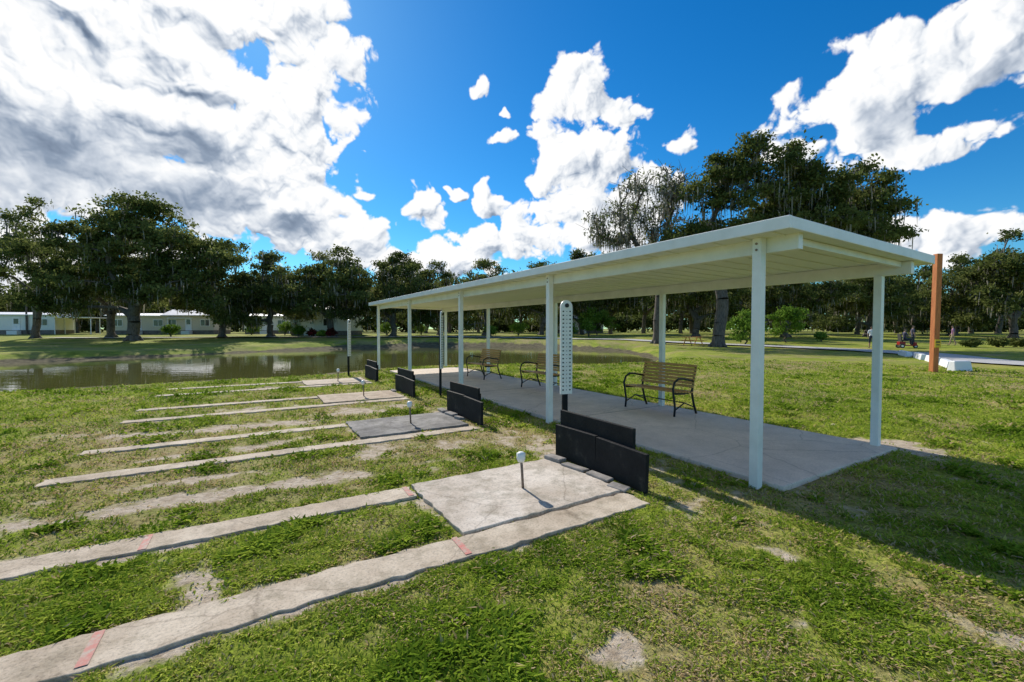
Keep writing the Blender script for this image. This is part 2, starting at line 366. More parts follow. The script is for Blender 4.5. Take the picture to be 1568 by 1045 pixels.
# backboards
def backboard(s0,seed=0):
    rng=np.random.RandomState(seed)
    e=empty("pit_backboard",W(-1.13,s0+.9),TH)
    b=B()
    b.box((0,-.365,.21),(.045,.71,.38),0,Matrix.Rotation(.03,3,'X')); b.box((.006,.365,.215),(.045,.73,.40),0,Matrix.Rotation(-.01,3,'X'))
    b.obj("lower_board",[M_black],e,bevel=.004)
    b=B(); b.box((.055,.1,.42),(.04,1.2,.34),0,Matrix.Rotation(rng.uniform(-.02,.02),3,'X')); b.obj("upper_board",[M_black],e,bevel=.004)
    b=B()
    for y in(-.42,.05,.6): b.box((.10,y,.24),(.04,.05,.50))
    b.obj("support_stakes",[M_black],e)
for i,s0 in enumerate(CO): backboard(s0,seed=i)
rng=np.random.RandomState(4); b=B()
for t,s,w,l,h in [(-1.27,1.72,.13,.26,.05),(-1.26,1.36,.12,.34,.03),(-1.24,.98,.10,.32,.035),(-1.28,.66,.11,.22,.025),(-1.25,5.3,.12,.3,.05),(-1.25,4.9,.12,.3,.05),(-1.27,4.5,.1,.2,.05),(-1.27,8.5,.1,.3,.04)]:
    b.box((t,s,.02+h/2),(w,l,h),0,Matrix.Rotation(rng.uniform(-.15,.15),3,'Z')@Matrix.Rotation(rng.uniform(-.15,.15),3,'Y'))
b.obj("concrete_rubble",[M_rock],loc=LOC,rz=TH,bevel=.012)

# ------------------------------------------------------------------ shelter
sh=empty("picnic_shelter",LOC,TH)
SP=[0,3.52,7.1,10.95,14.75]
b=B()
for s in SP:
    b.box((-.055,s,1.245),(.09,.09,2.49))
    b.box((2.72,s,1.15),(.09,.09,2.3))
b.obj("posts",[M_white],sh,bevel=.006)
b=B(); b.box((.035,(-.34+15.05)/2,2.415),(.08,15.39,.15)); b.obj("high_beam",[M_white],sh,bevel=.005)
b=B(); b.box((2.72,(-.34+15.05)/2,2.36),(.09,15.39,.16)); b.obj("low_beam",[M_white],sh,bevel=.005)
def zr(t): return 2.493-.017*(t+.3)
b=B(); s0,s1=-.38,15.15
t0,t1=-.28,3.14
V=[(t0,s0,zr(t0)),(t1,s0,zr(t1)),(t1,s1,zr(t1)),(t0,s1,zr(t0)),(t0,s0,zr(t0)+.07),(t1,s0,zr(t1)+.07),(t1,s1,zr(t1)+.07),(t0,s1,zr(t0)+.07)]
b.add(V,[(3,2,1,0)],1); b.add(V,[(4,5,6,7)],0)
s=s0+.15
while s<s1:
    V=[(t0,s,zr(t0)-.002),(t1,s,zr(t1)-.002),(t1,s+.02,zr(t1)-.002),(t0,s+.02,zr(t0)-.002)]
    V+= [(x,y,z-.008) for x,y,z in V]
    b.add(V,[(4,5,6,7)[::-1],(0,1,5,4),(3,7,6,2)],1); s+=.305
b.obj("roof_panels",[M_white,M_cream],sh)
b=B()
b.box((t0-.02,(s0+s1)/2,zr(t0)+.045),(.04,s1-s0+.08,.115)); b.box((t1+.02,(s0+s1)/2,zr(t1)+.045),(.04,s1-s0+.08,.115))
rotf=Matrix.Rotation(math.atan(.017),3,'Y')
for s in (s0-.02,s1+.02): b.box(((t0+t1)/2,s,(zr(t0)+zr(t1))/2+.045),(t1-t0-.001,.038,.108),0,rotf)
b.obj("fascia_gutter",[M_white],sh,bevel=.006)
b=B(); 
for s in(-.22,15.0): b.box((1.38,s,2.425),(2.58,.05,.07),0,rotf)
b.obj("end_rafter",[M_white],sh,bevel=.004)
b=B()
for s in SP:
    for z in(2.37,2.43): b.tube([(-.108,s,z),(-.098,s,z)],.012,8)
b.obj("bolts",[M_stake],sh)

# ------------------------------------------------------------------ benches
def bench(t,s):
    e=empty("park_bench",W(t,s,.052),TH-math.pi/2)
    b=B()
    for x in(-.58,.58):
        pts=[(x,-.02,0),(x,.0,.15),(x,-.03,.32),(x,-.06,.48),(x,-.02,.60),(x,.08,.655),(x,.22,.65),(x,.36,.62),(x,.49,.60)]
        b.tube(pts,.019,8)
        b.tube([(x,.58,0),(x,.50,.2),(x,.45,.40),(x,.50,.62),(x,.57,.88)],.020,8)
        b.tube([(x,0,.40),(x,.22,.385),(x,.45,.40)],.018,8)
        b.tube([(x,.02,.12),(x,.25,.22),(x,.52,.12)],.012,8)
    b.tube([(-.58,.25,.22),(.58,.25,.22)],.010,8); b.tube([(-.58,.48,.40),(.58,.48,.40)],.012,8)
    b.obj("iron_frame",[M_iron],e,smooth=True)
    b=B()
    for i in range(6): b.box((0,.02+i*.08,.43-.006*i),(1.22,.062,.024))
    b.obj("seat",[M_wood],e,bevel=.005)
    b=B()
    for i in range(7):
        z=.50+i*.06; y=.46+(z-.5)*.27; b.box((0,y-.01,z),(1.22,.022,.049),0,Matrix.Rotation(-.26,3,'X'))
    b.obj("backrest",[M_wood],e,bevel=.005)
bench(2.0,3.2); bench(1.78,6.7); bench(1.7,9.85)

# ------------------------------------------------------------------ scoreboards
def score(t,s,rz,top=2.0):
    e=empty("horseshoe_scoreboard",W(t,s),TH+rz)
    b=B(); b.box((0,.035,.75),(.08,.04,1.5)); b.obj("post",[M_black],e,bevel=.004)
    w=.095; z0=.66; z1=top-w; ring=[(-w,z0),(w,z0),(w,z1)]+[(w*math.cos(a),z1+w*math.sin(a)) for a in np.linspace(0,math.pi,12)[1:-1]]+[(-w,z1)]
    q=len(ring); vs=[(x,-.012,z) for x,z in ring]+[(x,.012,z) for x,z in ring]
    b=B(); b.add(vs,[tuple(range(q)),tuple(range(2*q-1,q-1,-1))]+[(i,q+i,q+(i+1)%q,(i+1)%q) for i in range(q)]); b.obj("board",[M_white],e)
    b=B(); k=0; z=z0+.06
    while z<z1-.06:
        b.box((-.055,-.0145,z),(.022,.004,.018)); b.box((.055,-.0145,z),(.022,.004,.018)); b.tube([(0,-.013,z),(0,-.018,z)],.006,6); z+=.056
    b.tube([(0,-.013,z1+.02),(0,-.03,z1+.02)],.03,12)
    b.obj("numerals_and_pegs",[M_dark],e)
score(-.5,2.5,-.15); score(-.52,7.15,.9); score(-1.45,13.1,.9,1.9)

# ------------------------------------------------------------------ trees
def quads(c,size,rng,asp=.65):
    n=len(c); u=rng.randn(n,3); u/=np.linalg.norm(u,axis=1)[:,None]
    w=rng.randn(n,3); v=np.cross(u,w); v/=np.linalg.norm(v,axis=1)[:,None]+1e-9
    s=size*(rng.uniform(.6,1.3,n))[:,None]
    a=u*s; b=v*s*asp
    return np.stack([c-a,c-b*.9+a*.1,c+a,c+b*.9-a*.1],1).reshape(-1,3)
def clumps(centers,radii,rng,sub,per,leaf,sig):
    pts=[];tint=[]
    for c,r in zip(centers,radii):
        d=rng.randn(sub,3); d/=np.linalg.norm(d,axis=1)[:,None]; d*=rng.uniform(.35,1.05,sub)[:,None]; d[:,2]=d[:,2]*.9+.05
        sc=c+d*r; base=rng.rand()*.35
        for q in sc:
            k=int(per*rng.uniform(.5,1.4)); p=q+rng.randn(k,3)*sig*np.array([1,1,.6])*rng.uniform(.7,1.3)
            pts.append(p); tint.append(np.clip(base+rng.rand()*.4+rng.rand(k)*.3,0,1))
    pts=np.concatenate(pts); tint=np.concatenate(tint)
    return quads(pts,leaf,rng), np.repeat(tint,4)
def skel(rng,base,ttop,centers,tr,tipr=.035):
    nodes=[Vector(base)]; par=[-1]; ln=[0.]
    k=4
    for i in range(1,k+1):
        q=Vector(base).lerp(Vector(ttop),i/k)+Vector((rng.uniform(-.15,.15),rng.uniform(-.15,.15),0))*(i<k); nodes.append(q); par.append(len(nodes)-2); ln.append(0)
    first=len(nodes)-2; order=sorted(range(len(centers)),key=lambda i:(Vector(centers[i])-Vector(ttop)).length)
    for i in order:
        c=Vector(centers[i]); best=min(range(first,len(nodes)),key=lambda j:(nodes[j]-c).length+.3*ln[j]+(2.0 if nodes[j].z>c.z+.5 else 0))
        p0=nodes[best]; L_=(c-p0).length; prev=best; m=3 if L_>2.5 else 2
        for q in range(1,m+1):
            t=q/m; pt=p0.lerp(c,t)+Vector((rng.normal(0,.06),rng.normal(0,.06),rng.normal(0,.05)+.10*math.sin(t*math.pi)))*L_*(1 if q<m else .2)
            nodes.append(pt); par.append(prev); ln.append(ln[prev]+L_/m); prev=len(nodes)-1
    cnt=[0]*len(nodes); ch=[0]*len(nodes)
    for j in range(len(nodes)): 
        if par[j]>=0: ch[par[j]]+=1
    for j in range(len(nodes)-1,-1,-1):
        if ch[j]==0: cnt[j]+=1
        if par[j]>=0: cnt[par[j]]+=cnt[j]
    mx=cnt[0]; rad=[max(tipr,tr*(c/mx)**.55) for c in cnt]
    return nodes,par,rad
def wood(b,nodes,par,rad,n=7):
    for j in range(1,len(nodes)):
        i=par[j]; r0=rad[i] if i<=4 else min(rad[i],rad[j]*1.35)
        if i==0: r0=rad[0]*1.25
        b.tube([nodes[i],nodes[j]],[r0,rad[j]],n,cap=False)
def crown_centers(rng,ells,n,shell=.45):
    out=[];vol=np.array([e[3]*e[4]*e[5] for e in ells])**.75; vol/=vol.sum()
    for e,v in zip(ells,vol):
        k=max(2,int(n*v)); d=rng.randn(k,3); d/=np.linalg.norm(d,axis=1)[:,None]; d*=rng.uniform(shell,1,k)[:,None]
        d[:,2]=np.where(d[:,2]<-.35,d[:,2]*.5,d[:,2])
        out.append(np.array(e[:3])+d*np.array(e[3:6]))
    return np.concatenate(out)
def gz(x,y): return float(ground_z(np.array([x]),np.array([y]))[0])
def moss_mesh(rng,centers,r,n,lmin,lmax,w):
    V=[];T=[]
    for c in centers:
        for k in range(n):
            p=np.array(c)+rng.randn(3)*r*np.array([.6,.6,.35]); l=lmin+(lmax-lmin)*rng.rand()**2; a=rng.uniform(0,math.pi); d=np.array([math.cos(a),math.sin(a),0])*w*rng.uniform(.5,1.3)
            dr=np.array([rng.normal(0,.08),rng.normal(0,.08),0])
            V+= [p-d*.5,p+d*.5,p+d*.3+dr+[0,0,-l*.6],p-d*.15+dr+[0,0,-l]]; T+=[rng.rand()]*4
    return np.array(V),np.array(T)
def tree(name,x,y,ells,ttop,tr,n,seed,cr=1.3,sub=13,per=30,leaf=.17,sig=.34,moss=0,material=None,mossl=(.4,1.6),shell=.45,mossw=.11,tipr=.035):
    rng=np.random.RandomState(seed); z=gz(x,y)-.1
    e=empty(name,(x,y,z))
    C=crown_centers(rng,ells,n,shell); rr=np.outer(rng.uniform(.6,1.35,len(C))*cr,[1.25,1.25,.58])
    nodes,par,rad=skel(rng,(0,0,0),ttop,[tuple(c) for c in C],tr,tipr)
    b=B(); wood(b,nodes,par,rad)
    for k in range(5):
        a=k*1.26+rng.rand(); b.tube([(math.cos(a)*tr*1.8,math.sin(a)*tr*1.8,-.05),(math.cos(a)*tr*.8,math.sin(a)*tr*.8,tr*.8)],[tr*.2,tr*.45],6,cap=False)
    if tipr<.03:
        for j in range(6,len(nodes)):
            for q in range(5):
                d=Vector((rng.normal(0,1),rng.normal(0,1),rng.normal(.3,.8)))*rng.uniform(.4,1.0); m_=nodes[j]+d*.5+Vector((0,0,rng.uniform(-.1,.15)))
                b.tube([nodes[j],m_,nodes[j]+d],[.028,.020,.010],4,cap=False)
    b.obj("trunk_and_limbs",[M_bark],e,smooth=True)
    if per>0:
        V,T=clumps(C,rr,rng,sub,per,leaf,sig)
        me=fast_mesh("foliage",V,np.arange(len(V)).reshape(-1,4)); add_attr(me,"tint",T); me.materials.append(material or M_leaf)
        link(bpy.data.objects.new("foliage",me),e)
    if moss:
        tips=[tuple(v) for j,v in enumerate(nodes) if j>5]
        V,T=moss_mesh(rng,tips,.9,moss,mossl[0],mossl[1],mossw); me=fast_mesh("spanish_moss",V,np.arange(len(V)).reshape(-1,4)); add_attr(me,"tint",T); me.materials.append(M_moss)
        link(bpy.data.objects.new("spanish_moss",me),e)
    return e
def oak(x,y,h,r,seed,n=60,tr=.5,low=.12,moss=8,name="live_oak_tree",**k):
    hh=h*(1-low)/2; zc=h-hh
    rng=np.random.RandomState(seed+99)
    ells=[(0,0,zc-.05*h,r*.62,r*.6,hh*.9)]
    for i in range(7):
        a=i*.9+rng.uniform(-.4,.4); q=rng.uniform(.42,.75)*r
        ells.append((math.cos(a)*q,math.sin(a)*q*.8,zc+rng.uniform(-.62,.25)*hh-.10*h,r*.42,r*.38,hh*rng.uniform(.40,.70)))
    k.setdefault('cr',1.15)
    return tree(name,x,y,ells,(rng.uniform(-.5,.5),0,h*.18),tr,n,seed,moss=moss,**k)

tree("live_oak_tree",-42.9,50,[(0,0,10.5,7,6,5.5),(-6.5,0,9,5.5,5,4.5),(6.5,0,8.8,5,5,4),(1,0,13,4.5,4,3.2),(-3,-2,6.3,7,4,2),(5,-2,5.8,6,4,1.8),(-7,0,4.5,4,4,1.5),(8,-1,4.2,3.5,3,1.3)],(0,0,3.0),.60,145,1,cr=1.3,sub=13,per=34,leaf=.18,sig=.38,moss=7)
oak(-60.5,56,19.3,6.5,2,n=42,tr=.4,sub=10,low=.4)
oak(-54.5,60,18.3,6.5,3,n=70,tr=.45)
oak(-37.5,57,14.8,6.2,4,n=72,tr=.4)
oak(-32.8,60,12.6,5.6,5,n=66,tr=.38)
oak(-24.5,60,14.8,7.6,6,n=88,tr=.45)
oak(-17.0,63,14.0,6.2,7,n=76,tr=.4)
oak(-11.0,67,12.6,5.6,8,n=64,tr=.4)
oak(-4.0,66,13.8,5.8,9,n=68,tr=.4)
oak(4.6,70,13.8,5.8,10,n=64,tr=.4)
oak(11.6,74,16.0,6.0,11,n=70,tr=.4)
# right hero oak
tree("live_oak_tree",17.8,38,[(3.0,0,15.3,3.5,3,2.3),(8.6,0,13.5,5.2,3,2.3),(13.0,0,12.3,3.2,2.5,1.6),(-.3,0,13,2.6,2,2),(2,1,9.3,6.0,4,2.5),(9,0,9.8,5.8,3.5,2.2),(5.5,0,12.2,4.4,3,1.8),(14,0,10.2,2.8,2,1.0)],(.3,0,4.2),.50,150,21,cr=1.05,sub=12,per=42,leaf=.15,sig=.33,moss=9,mossl=(.4,2.4),shell=.5)
tree("moss_draped_oak_tree",14.2,43,[(0,0,14.3,4.0,3,3.2),(-4.0,0,11.2,3.4,3,3),(2,0,10.5,4,3,3),(-2,0,7.5,5.5,3,2)],(.2,0,4.6),.45,125,22,cr=1.0,sub=5,per=10,leaf=.13,sig=.4,moss=14,mossl=(.2,1.4),mossw=.11,tipr=.028)
oak(62.5,55,14.3,5.2,12,n=62,tr=.4,low=.3)
oak(64,64,13.0,7.0,13,n=66,tr=.45)
oak(50,62,12.2,6.4,14,n=68,tr=.45)
oak(36,58,12.6,6.5,15,n=72,tr=.45,moss=12)
oak(25,60,13.4,6.5,16,n=72,tr=.45,moss=12)
oak(28,45,4.6,1.6,17,n=16,tr=.08,low=.3,moss=0,name="young_tree",cr=.5,sub=8,per=24,leaf=.12,sig=.2,material=M_leaf2)
oak(22.3,42,3.9,1.7,18,n=16,tr=.07,low=.1,moss=0,name="young_tree",cr=.6,sub=8,per=24,leaf=.12,sig=.22,material=M_leaf2)
oak(13.5,70,6.0,2.6,19,n=18,tr=.1,low=.1,moss=0,name="young_tree",cr=.8,sub=8,per=24,leaf=.16,sig=.3,material=M_leaf2)

# distant tree mass
rng=np.random.RandomState(77); dt=empty("distant_trees"); VB=[];TB=[];b=B(); mossC=[]
spec=[]
for x in np.arange(-150,16,5.5): spec.append((x+rng.uniform(-2,2),96+rng.uniform(-6,8),rng.uniform(11,15),5.4,0))
for x in np.arange(18,125,6.0): spec.append((x+rng.uniform(-2,2),80+rng.uniform(-6,10),rng.uniform(12,15.5),5.8,0))
for x in np.arange(-220,240,10): spec.append((x,135+rng.uniform(-8,8),rng.uniform(13,17),8,1))
for x in np.arange(-170,190,7): spec.append((x+rng.uniform(-2,2),112+rng.uniform(-3,3),rng.uniform(4,6),5.5,2))
for x,y,h,r,kd in spec:
    z=.5
    if kd==2: ells=[(x,y,z+h*.45,r,r*.5,h*.45)]
    else: ells=[(x,y,z+h*.62,r*.8,r*.7,h*.34),(x+r*.5,y,z+h*.42,r*.6,r*.6,h*.30),(x-r*.5,y-1,z+h*.42,r*.6,r*.6,h*.30)]
    C=crown_centers(rng,ells,[26,16,10][kd],.3)
    rr=np.outer(rng.uniform(.8,1.3,len(C))*[1.9,3,1.8][kd],[1.1,1.1,.75])
    V,T=clumps(C,rr,rng,9,20,[.30,.55,.4][kd],[.6,1.1,.7][kd]); VB.append(V);TB.append(T*.75)
    if kd==0:
        nodes,par,rad=skel(rng,(x,y,z-.3),(x+rng.uniform(-.5,.5),y,z+h*.25),[tuple(c) for c in C[::2]],.38); wood(b,nodes,par,rad,5); mossC+= [tuple(c) for c in C[::2]]
V=np.concatenate(VB); me=fast_mesh("foliage",V,np.arange(len(V)).reshape(-1,4)); add_attr(me,"tint",np.concatenate(TB)); me.materials.append(M_leaf); link(bpy.data.objects.new("foliage",me),dt)
b.obj("trunks",[M_bark],dt,smooth=True)
V,T=moss_mesh(rng,mossC,1.8,8,1,3,.25); me=fast_mesh("spanish_moss",V,np.arange(len(V)).reshape(-1,4)); add_attr(me,"tint",T); me.materials.append(M_moss); link(bpy.data.objects.new("spanish_moss",me),dt)

# shrubs
def shrub(name,x,y,r,h,material,seed,leaf=.07):
    rng=np.random.RandomState(seed); e=empty(name,(x,y,gz(x,y)))
    C=crown_centers(rng,[(0,0,h*.5,r*.7,r*.7,h*.36)],22,.3); rr=np.outer(np.full(len(C),r*.35),[1,1,.9])
    V,T=clumps(C,rr,rng,6,16,leaf,r*.12); me=fast_mesh("foliage",V,np.arange(len(V)).reshape(-1,4)); add_attr(me,"tint",T); me.materials.append(material); link(bpy.data.objects.new("foliage",me),e)
    b=B()
    for c in C[::2]: b.tube([(0,0,-.05),tuple(c*.5),tuple(c)],[.03,.02,.008],5,cap=False)
    b.obj("stems",[M_bark],e)
for i,(x,y,r,h) in enumerate([(-26.6,58.5,.8,1.1),(-24.0,58.4,.8,1.2)]): shrub("red_shrub",x,y,r,h,M_redleaf,200+i,.1)
for i,(x,y,r,h) in enumerate([(37.0,35.5,.7,.7),(39.5,35.8,.75,.8),(42.2,36.5,.8,.8),(-29,60,1.2,1.6),(8,62,1.6,2.2),(10.8,62,1.3,2.8),(33,47,.8,1.1),(-3,62,1.2,1.6),(-48,62,1.3,2),(-34,66,1.5,2.2),(-19,67,1.6,2.4),(-14,68,1.4,2),(1,68,1.8,2.4),(-39,66,1.3,1.8),(-25.3,58.5,.8,1.1)]): shrub("green_shrub",x,y,r,h,M_leaf2 if i>2 else M_leaf,220+i,.1)

# ------------------------------------------------------------------ mobile homes
def home(x,y,rz,Ln,Wd,H,wall,gable=True,carport=0,seed=0,name="mobile_home"):
    e=empty(name,(x,y,gz(x,y)-.05),rz)
    b=B(); b.box((0,0,.35),(Ln-.1,Wd-.1,.7)); b.obj("skirting",[M_skirt],e)
    b=B(); b.box((0,0,.7+H/2),(Ln,Wd,H))
    pk=.9 if gable else .35
    zt=.7+H
    b.add([(-Ln/2,-Wd/2,zt),(-Ln/2,Wd/2,zt),(-Ln/2,0,zt+pk),(Ln/2,-Wd/2,zt),(Ln/2,Wd/2,zt),(Ln/2,0,zt+pk)],[(0,1,2),(3,5,4)]); b.obj("walls",[wall],e)
    b=B(); o=.35; zo=zt-.35*pk/(Wd/2)
    for sg in(-1,1):
        V=[(-Ln/2-.3,sg*(Wd/2+o),zo+.02),(Ln/2+.3,sg*(Wd/2+o),zo+.02),(Ln/2+.3,0,zt+pk+.02),(-Ln/2-.3,0,zt+pk+.02)]; V+=[(p_[0],p_[1],p_[2]+.12) for p_ in V]
        b.add(V,[(0,1,2,3),(7,6,5,4),(0,4,5,1),(1,5,6,2),(3,7,4,0)])
    b.obj("roof",[M_shingle if gable else M_trim],e)
    bw_,bt=B(),B(); k=int(Ln//2.6)
    for i in range(k):
        xx=-Ln/2+(i+.5)*Ln/k
        if i==k//2:
            bt.box((xx,-Wd/2-.03,1.7),(1.0,.05,2.05)); bw_.box((xx,-Wd/2-.06,2.1),(.6,.03,.8)); bt.box((xx,-Wd/2-.5,.3),(1.3,.9,.6))
        else:
            bt.box((xx,-Wd/2-.03,1.95),(1.5,.05,1.15)); bw_.box((xx-.35,-Wd/2-.06,1.95),(.6,.03,.95)); bw_.box((xx+.35,-Wd/2-.06,1.95),(.6,.03,.95))
    bt.obj("window_frames_and_door",[M_trim],e); bw_.obj("windows",[M_glass],e)
    if carport:
        b=B(); cx=Ln/2+carport/2+.05; b.box((cx,-.3,2.75),(carport,Wd+.6,.14))
        for a in(-1,1):
            for c in(-1,0,1): b.box((cx+a*(carport/2-.1),-.3+c*(Wd/2),1.35),(.1,.1,2.7))
        b.obj("carport",[M_trim],e)
home(-79,72,.25,10,4.5,2.4,M_housewhite,False,5,1)
home(-62,75,.15,9,4.5,2.4,M_housecream,False,4,2)
home(-54,76,.05,8,5,2.5,M_housecream,True,0,3)
home(-42,78,-.05,8,4.5,2.4,M_housewhite,False,3,4)
home(-28.5,68,-.35,8.5,6,3.1,M_housewhite,True,0,5,"white_house")
home(14,92,.1,9,4.5,2.4,M_housewhite,True,0,8)
# utility pole
e=empty("utility_pole",(-77,70,gz(-77,70))); b=B(); b.tube([(0,0,-.2),(0,0,7.8)],[.14,.09],8); b.obj("pole",[M_bark],e); b=B(); b.box((0,0,7.2),(1.8,.1,.12)); 
for x in(-.8,-.3,.3,.8): b.tube([(x,0,7.26),(x,0,7.42)],.05,6)
b.obj("crossarm",[M_bark],e)

# orange post with sign
e=empty("orange_wooden_post",(15.45,16.1,gz(15.45,16.1))); b=B(); b.box((0,0,2.1),(.19,.19,4.4),0,Matrix.Rotation(.012,3,'Y')); b.obj("post",[M_orange],e,bevel=.015)
b=B(); b.box((0,-.115,1.05),(.22,.015,.30)); b.obj("sign_plate",[M_yellow],e); b=B(); b.box((0,-.125,1.1),(.15,.004,.05)); b.box((0,-.125,1.0),(.12,.004,.03)); b.obj("sign_lettering",[M_dark],e)
for i,(x,y,a) in enumerate([(16.9,16.6,.1),(18.2,18.4,.9),(20.0,20.9,.95),(21.7,23.4,.95),(23.2,26.0,1.0)]):
    b=B(); l=.75 if i==0 else 2.3; h=.40 if i==0 else .30
    V=[(-l/2,-.16,0),(l/2,-.16,0),(l/2,.16,0),(-l/2,.16,0),(-l/2+.04,-.10,h),(l/2-.04,-.10,h),(l/2-.04,.10,h),(-l/2+.04,.10,h)]
    b.add(V,[(3,2,1,0),(4,5,6,7),(0,1,5,4),(1,2,6,5),(2,3,7,6),(3,0,4,7)]); b.obj("white_kerb_block",[M_trim],loc=(x,y,gz(x,y)-.02),rz=a,bevel=.03)
# picnic table far
e=empty("picnic_table",(16.6,40.5,gz(16.6,40.5)),.3); b=B()
for i in range(5): b.box((0,-.3+i*.15,.75),(1.8,.13,.04))
for s in(-.7,.7): b.box((0,s,.45),(1.8,.25,.04))
b.obj("planks",[M_wood],e); b=B()
for x in(-.6,.6):
    b.box((x,0,.42),(.06,1.5,.07))
    for s in(-1,1): b.box((x+.05,s*.38,.36),(.05,.07,.82),0,Matrix.Rotation(s*.5,3,'X'))
b.obj("legs",[M_wood],e)

# ------------------------------------------------------------------ people
def flat(name,c,r=.8): return mat(name,two(c,.85),scale=12,rough=r,bump=.1)
M_skin=flat("skin",(.50,.31,.22),.6); M_hair=flat("hair",(.06,.045,.035)); M_shoe=flat("shoes",(.05,.05,.05))
def person(name,x,y,rz,shirt,pants,pose='stand',zoff=0,short=True):
    J=[];Rr=[];Ed=[]
    def j(p_,r): J.append(p_); Rr.append(r); return len(J)-1
    def chain(ix,lst):
        for p_,r in lst:
            k=j(p_,r); Ed.append((ix,k)); ix=k
        return ix
    sit=pose=='sit'
    pel=j((0,0,.95),(.15,.11)); 
    chain(pel,[((0,.0,1.08),(.14,.10)),((0,.0,1.25),(.16,.11)),((0,.01,1.40),(.15,.10)),((0,.01,1.49),(.06,.06)),((0,-.01,1.56),(.055,.06)),((0,-.02,1.62),(.075,.09)),((0,-.02,1.70),(.07,.085)),((0,-.01,1.75),(.04,.05))])
    ch=3
    for sd in(-1,1):
        if sit: legs=[((sd*.10,-.02,.93),(.095,.095)),((sd*.13,-.42,.93),(.065,.065)),((sd*.13,-.46,.62),(.055,.055)),((sd*.13,-.45,.52),(.04,.04)),((sd*.13,-.58,.48),(.045,.03))]
        else:
            st=.10*sd if pose=='walk' else 0
            legs=[((sd*.10,0,.86),(.095,.10)),((sd*.11,-st-.02,.50),(.062,.065)),((sd*.11,-st*1.5+.01,.30),(.055,.06)),((sd*.11,-st*2,.09),(.036,.04)),((sd*.12,-st*2-.14,.04),(.042,.03))]
        chain(pel,legs)
        sw=.12*sd if pose=='walk' else 0
        if sit: arm=[((sd*.19,0,1.41),(.06,.06)),((sd*.25,-.10,1.17),(.042,.042)),((sd*.20,-.34,1.12),(.03,.03)),((sd*.19,-.40,1.12),(.035,.018))]
        else: arm=[((sd*.19,0,1.41),(.06,.06)),((sd*.25,.02+sw*.5,1.14),(.042,.042)),((sd*.25,-.06+sw,.90),(.028,.028)),((sd*.25,-.08+sw,.83),(.036,.018))]
        h=chain(ch,arm); hp=J[h]
        for f in range(4):
            yy=(-.03+.02*f); l=[.06,.07,.065,.05][f]
            dz=(0,-l,0) if sit else (0,-.01,-l)
            chain(h,[((hp[0],hp[1]+yy*.9,hp[2]-.02),(.009,.009)),((hp[0]-sd*.01,hp[1]+yy+dz[1]*.6,hp[2]-.02+dz[2]*.6),(.0085,.0085)),((hp[0]-sd*.025,hp[1]+yy+dz[1],hp[2]-.02+dz[2]),(.007,.007))])
        chain(h,[((hp[0]-sd*.02,hp[1]-.04,hp[2]),(.010,.010)),((hp[0]-sd*.03,hp[1]-.065,hp[2]-.03),(.008,.008))])
    me=bpy.data.meshes.new(name); me.from_pydata(J,Ed,[]); ob=bpy.data.objects.new(name,me); COL.objects.link(ob)
    sk=ob.modifiers.new("s",'SKIN'); sk.use_smooth_shade=True
    for i,v in enumerate(me.skin_vertices[0].data): v.radius=Rr[i]; v.use_root=(i==0)
    ss=ob.modifiers.new("u",'SUBSURF'); ss.levels=1; ss.render_levels=1
    dg=bpy.context.evaluated_depsgraph_get(); nm=bpy.data.meshes.new_from_object(ob.evaluated_get(dg)); COL.objects.unlink(ob); bpy.data.objects.remove(ob)
    e=empty(name,(x,y,gz(x,y)+zoff),rz)
    for m_ in (M_skin,shirt,pants,M_shoe,M_hair): nm.materials.append(m_)
    for pl in nm.polygons:
        c=pl.center; ar=abs(c.x)>.215
        if c.z>1.66 or (c.z>1.58 and c.y>.02): k=4
        elif c.z>1.48: k=0
        elif c.z>1.0 and not (ar and c.z<1.2): k=1
        elif ar and (c.z<1.2): k=0
        elif (sit and c.z>.72) or (not sit and c.z>(.45 if short else .09)): k=2
        elif (sit and c.z<.52) or c.z<.09: k=3
        else: k=0 if short else 2
        pl.material_index=k; pl.use_smooth=True
    o=bpy.data.objects.new("body",nm); link(o,e)
    b=B(); b.ellip((0,-.105,1.645),(.013,.018,.02),0,8,6)
    for sd in(-1,1): b.ellip((sd*.083,-.02,1.645),(.010,.022,.03),0,8,6)
    b.obj("nose_and_ears",[M_skin],e,smooth=True)
    b=B()
    for sd in(-1,1): b.ellip((sd*.03,-.100,1.668),(.011,.008,.007),0,8,6)
    b.ellip((0,-.103,1.605),(.022,.006,.005),0,8,6); b.obj("eyes_and_mouth",[M_hair],e,smooth=True)
    return e
S_white=flat("white_shirt",(.85,.85,.85)); S_dark=flat("dark_shirt",(.07,.07,.12)); S_purple=flat("mauve_shirt",(.40,.20,.34)); Pn=flat("navy_trousers",(.03,.04,.07)); Pk=flat("khaki_shorts",(.40,.33,.22))
person("standing_man",28.4,34.8,2.6,S_white,Pn,'walk',short=True)
person("walking_woman",38.6,38.6,-2.4,S_purple,Pk,'walk')
person("standing_woman",33.0,36.3,1.2,S_dark,Pn,'stand',short=False)
CX,CY=31.0,34.8
person("seated_man",CX,CY,1.3,S_dark,Pn,'sit',-.22,short=False)
e=empty("mobility_scooter",(CX,CY,gz(CX,CY)),1.3); b=B()
for x,y,r in[(-.27,.28,.17),(.27,.28,.17),(0,-.72,.15)]:
    b.tube([(x-.05,y,r),(x+.05,y,r)],r,18,0); b.tube([(x-.055,y,r),(x+.055,y,r)],r*.5,12,1)
b.obj("wheels",[M_shoe,M_trim],e)
M_redp=flat("red_body_paint",(.35,.02,.02),.3)
b=B(); b.box((0,-.25,.22),(.46,.95,.07)); b.box((0,.22,.38),(.44,.40,.26)); b.box((0,-.68,.36),(.2,.2,.22)); b.obj("chassis",[M_redp],e,bevel=.03)
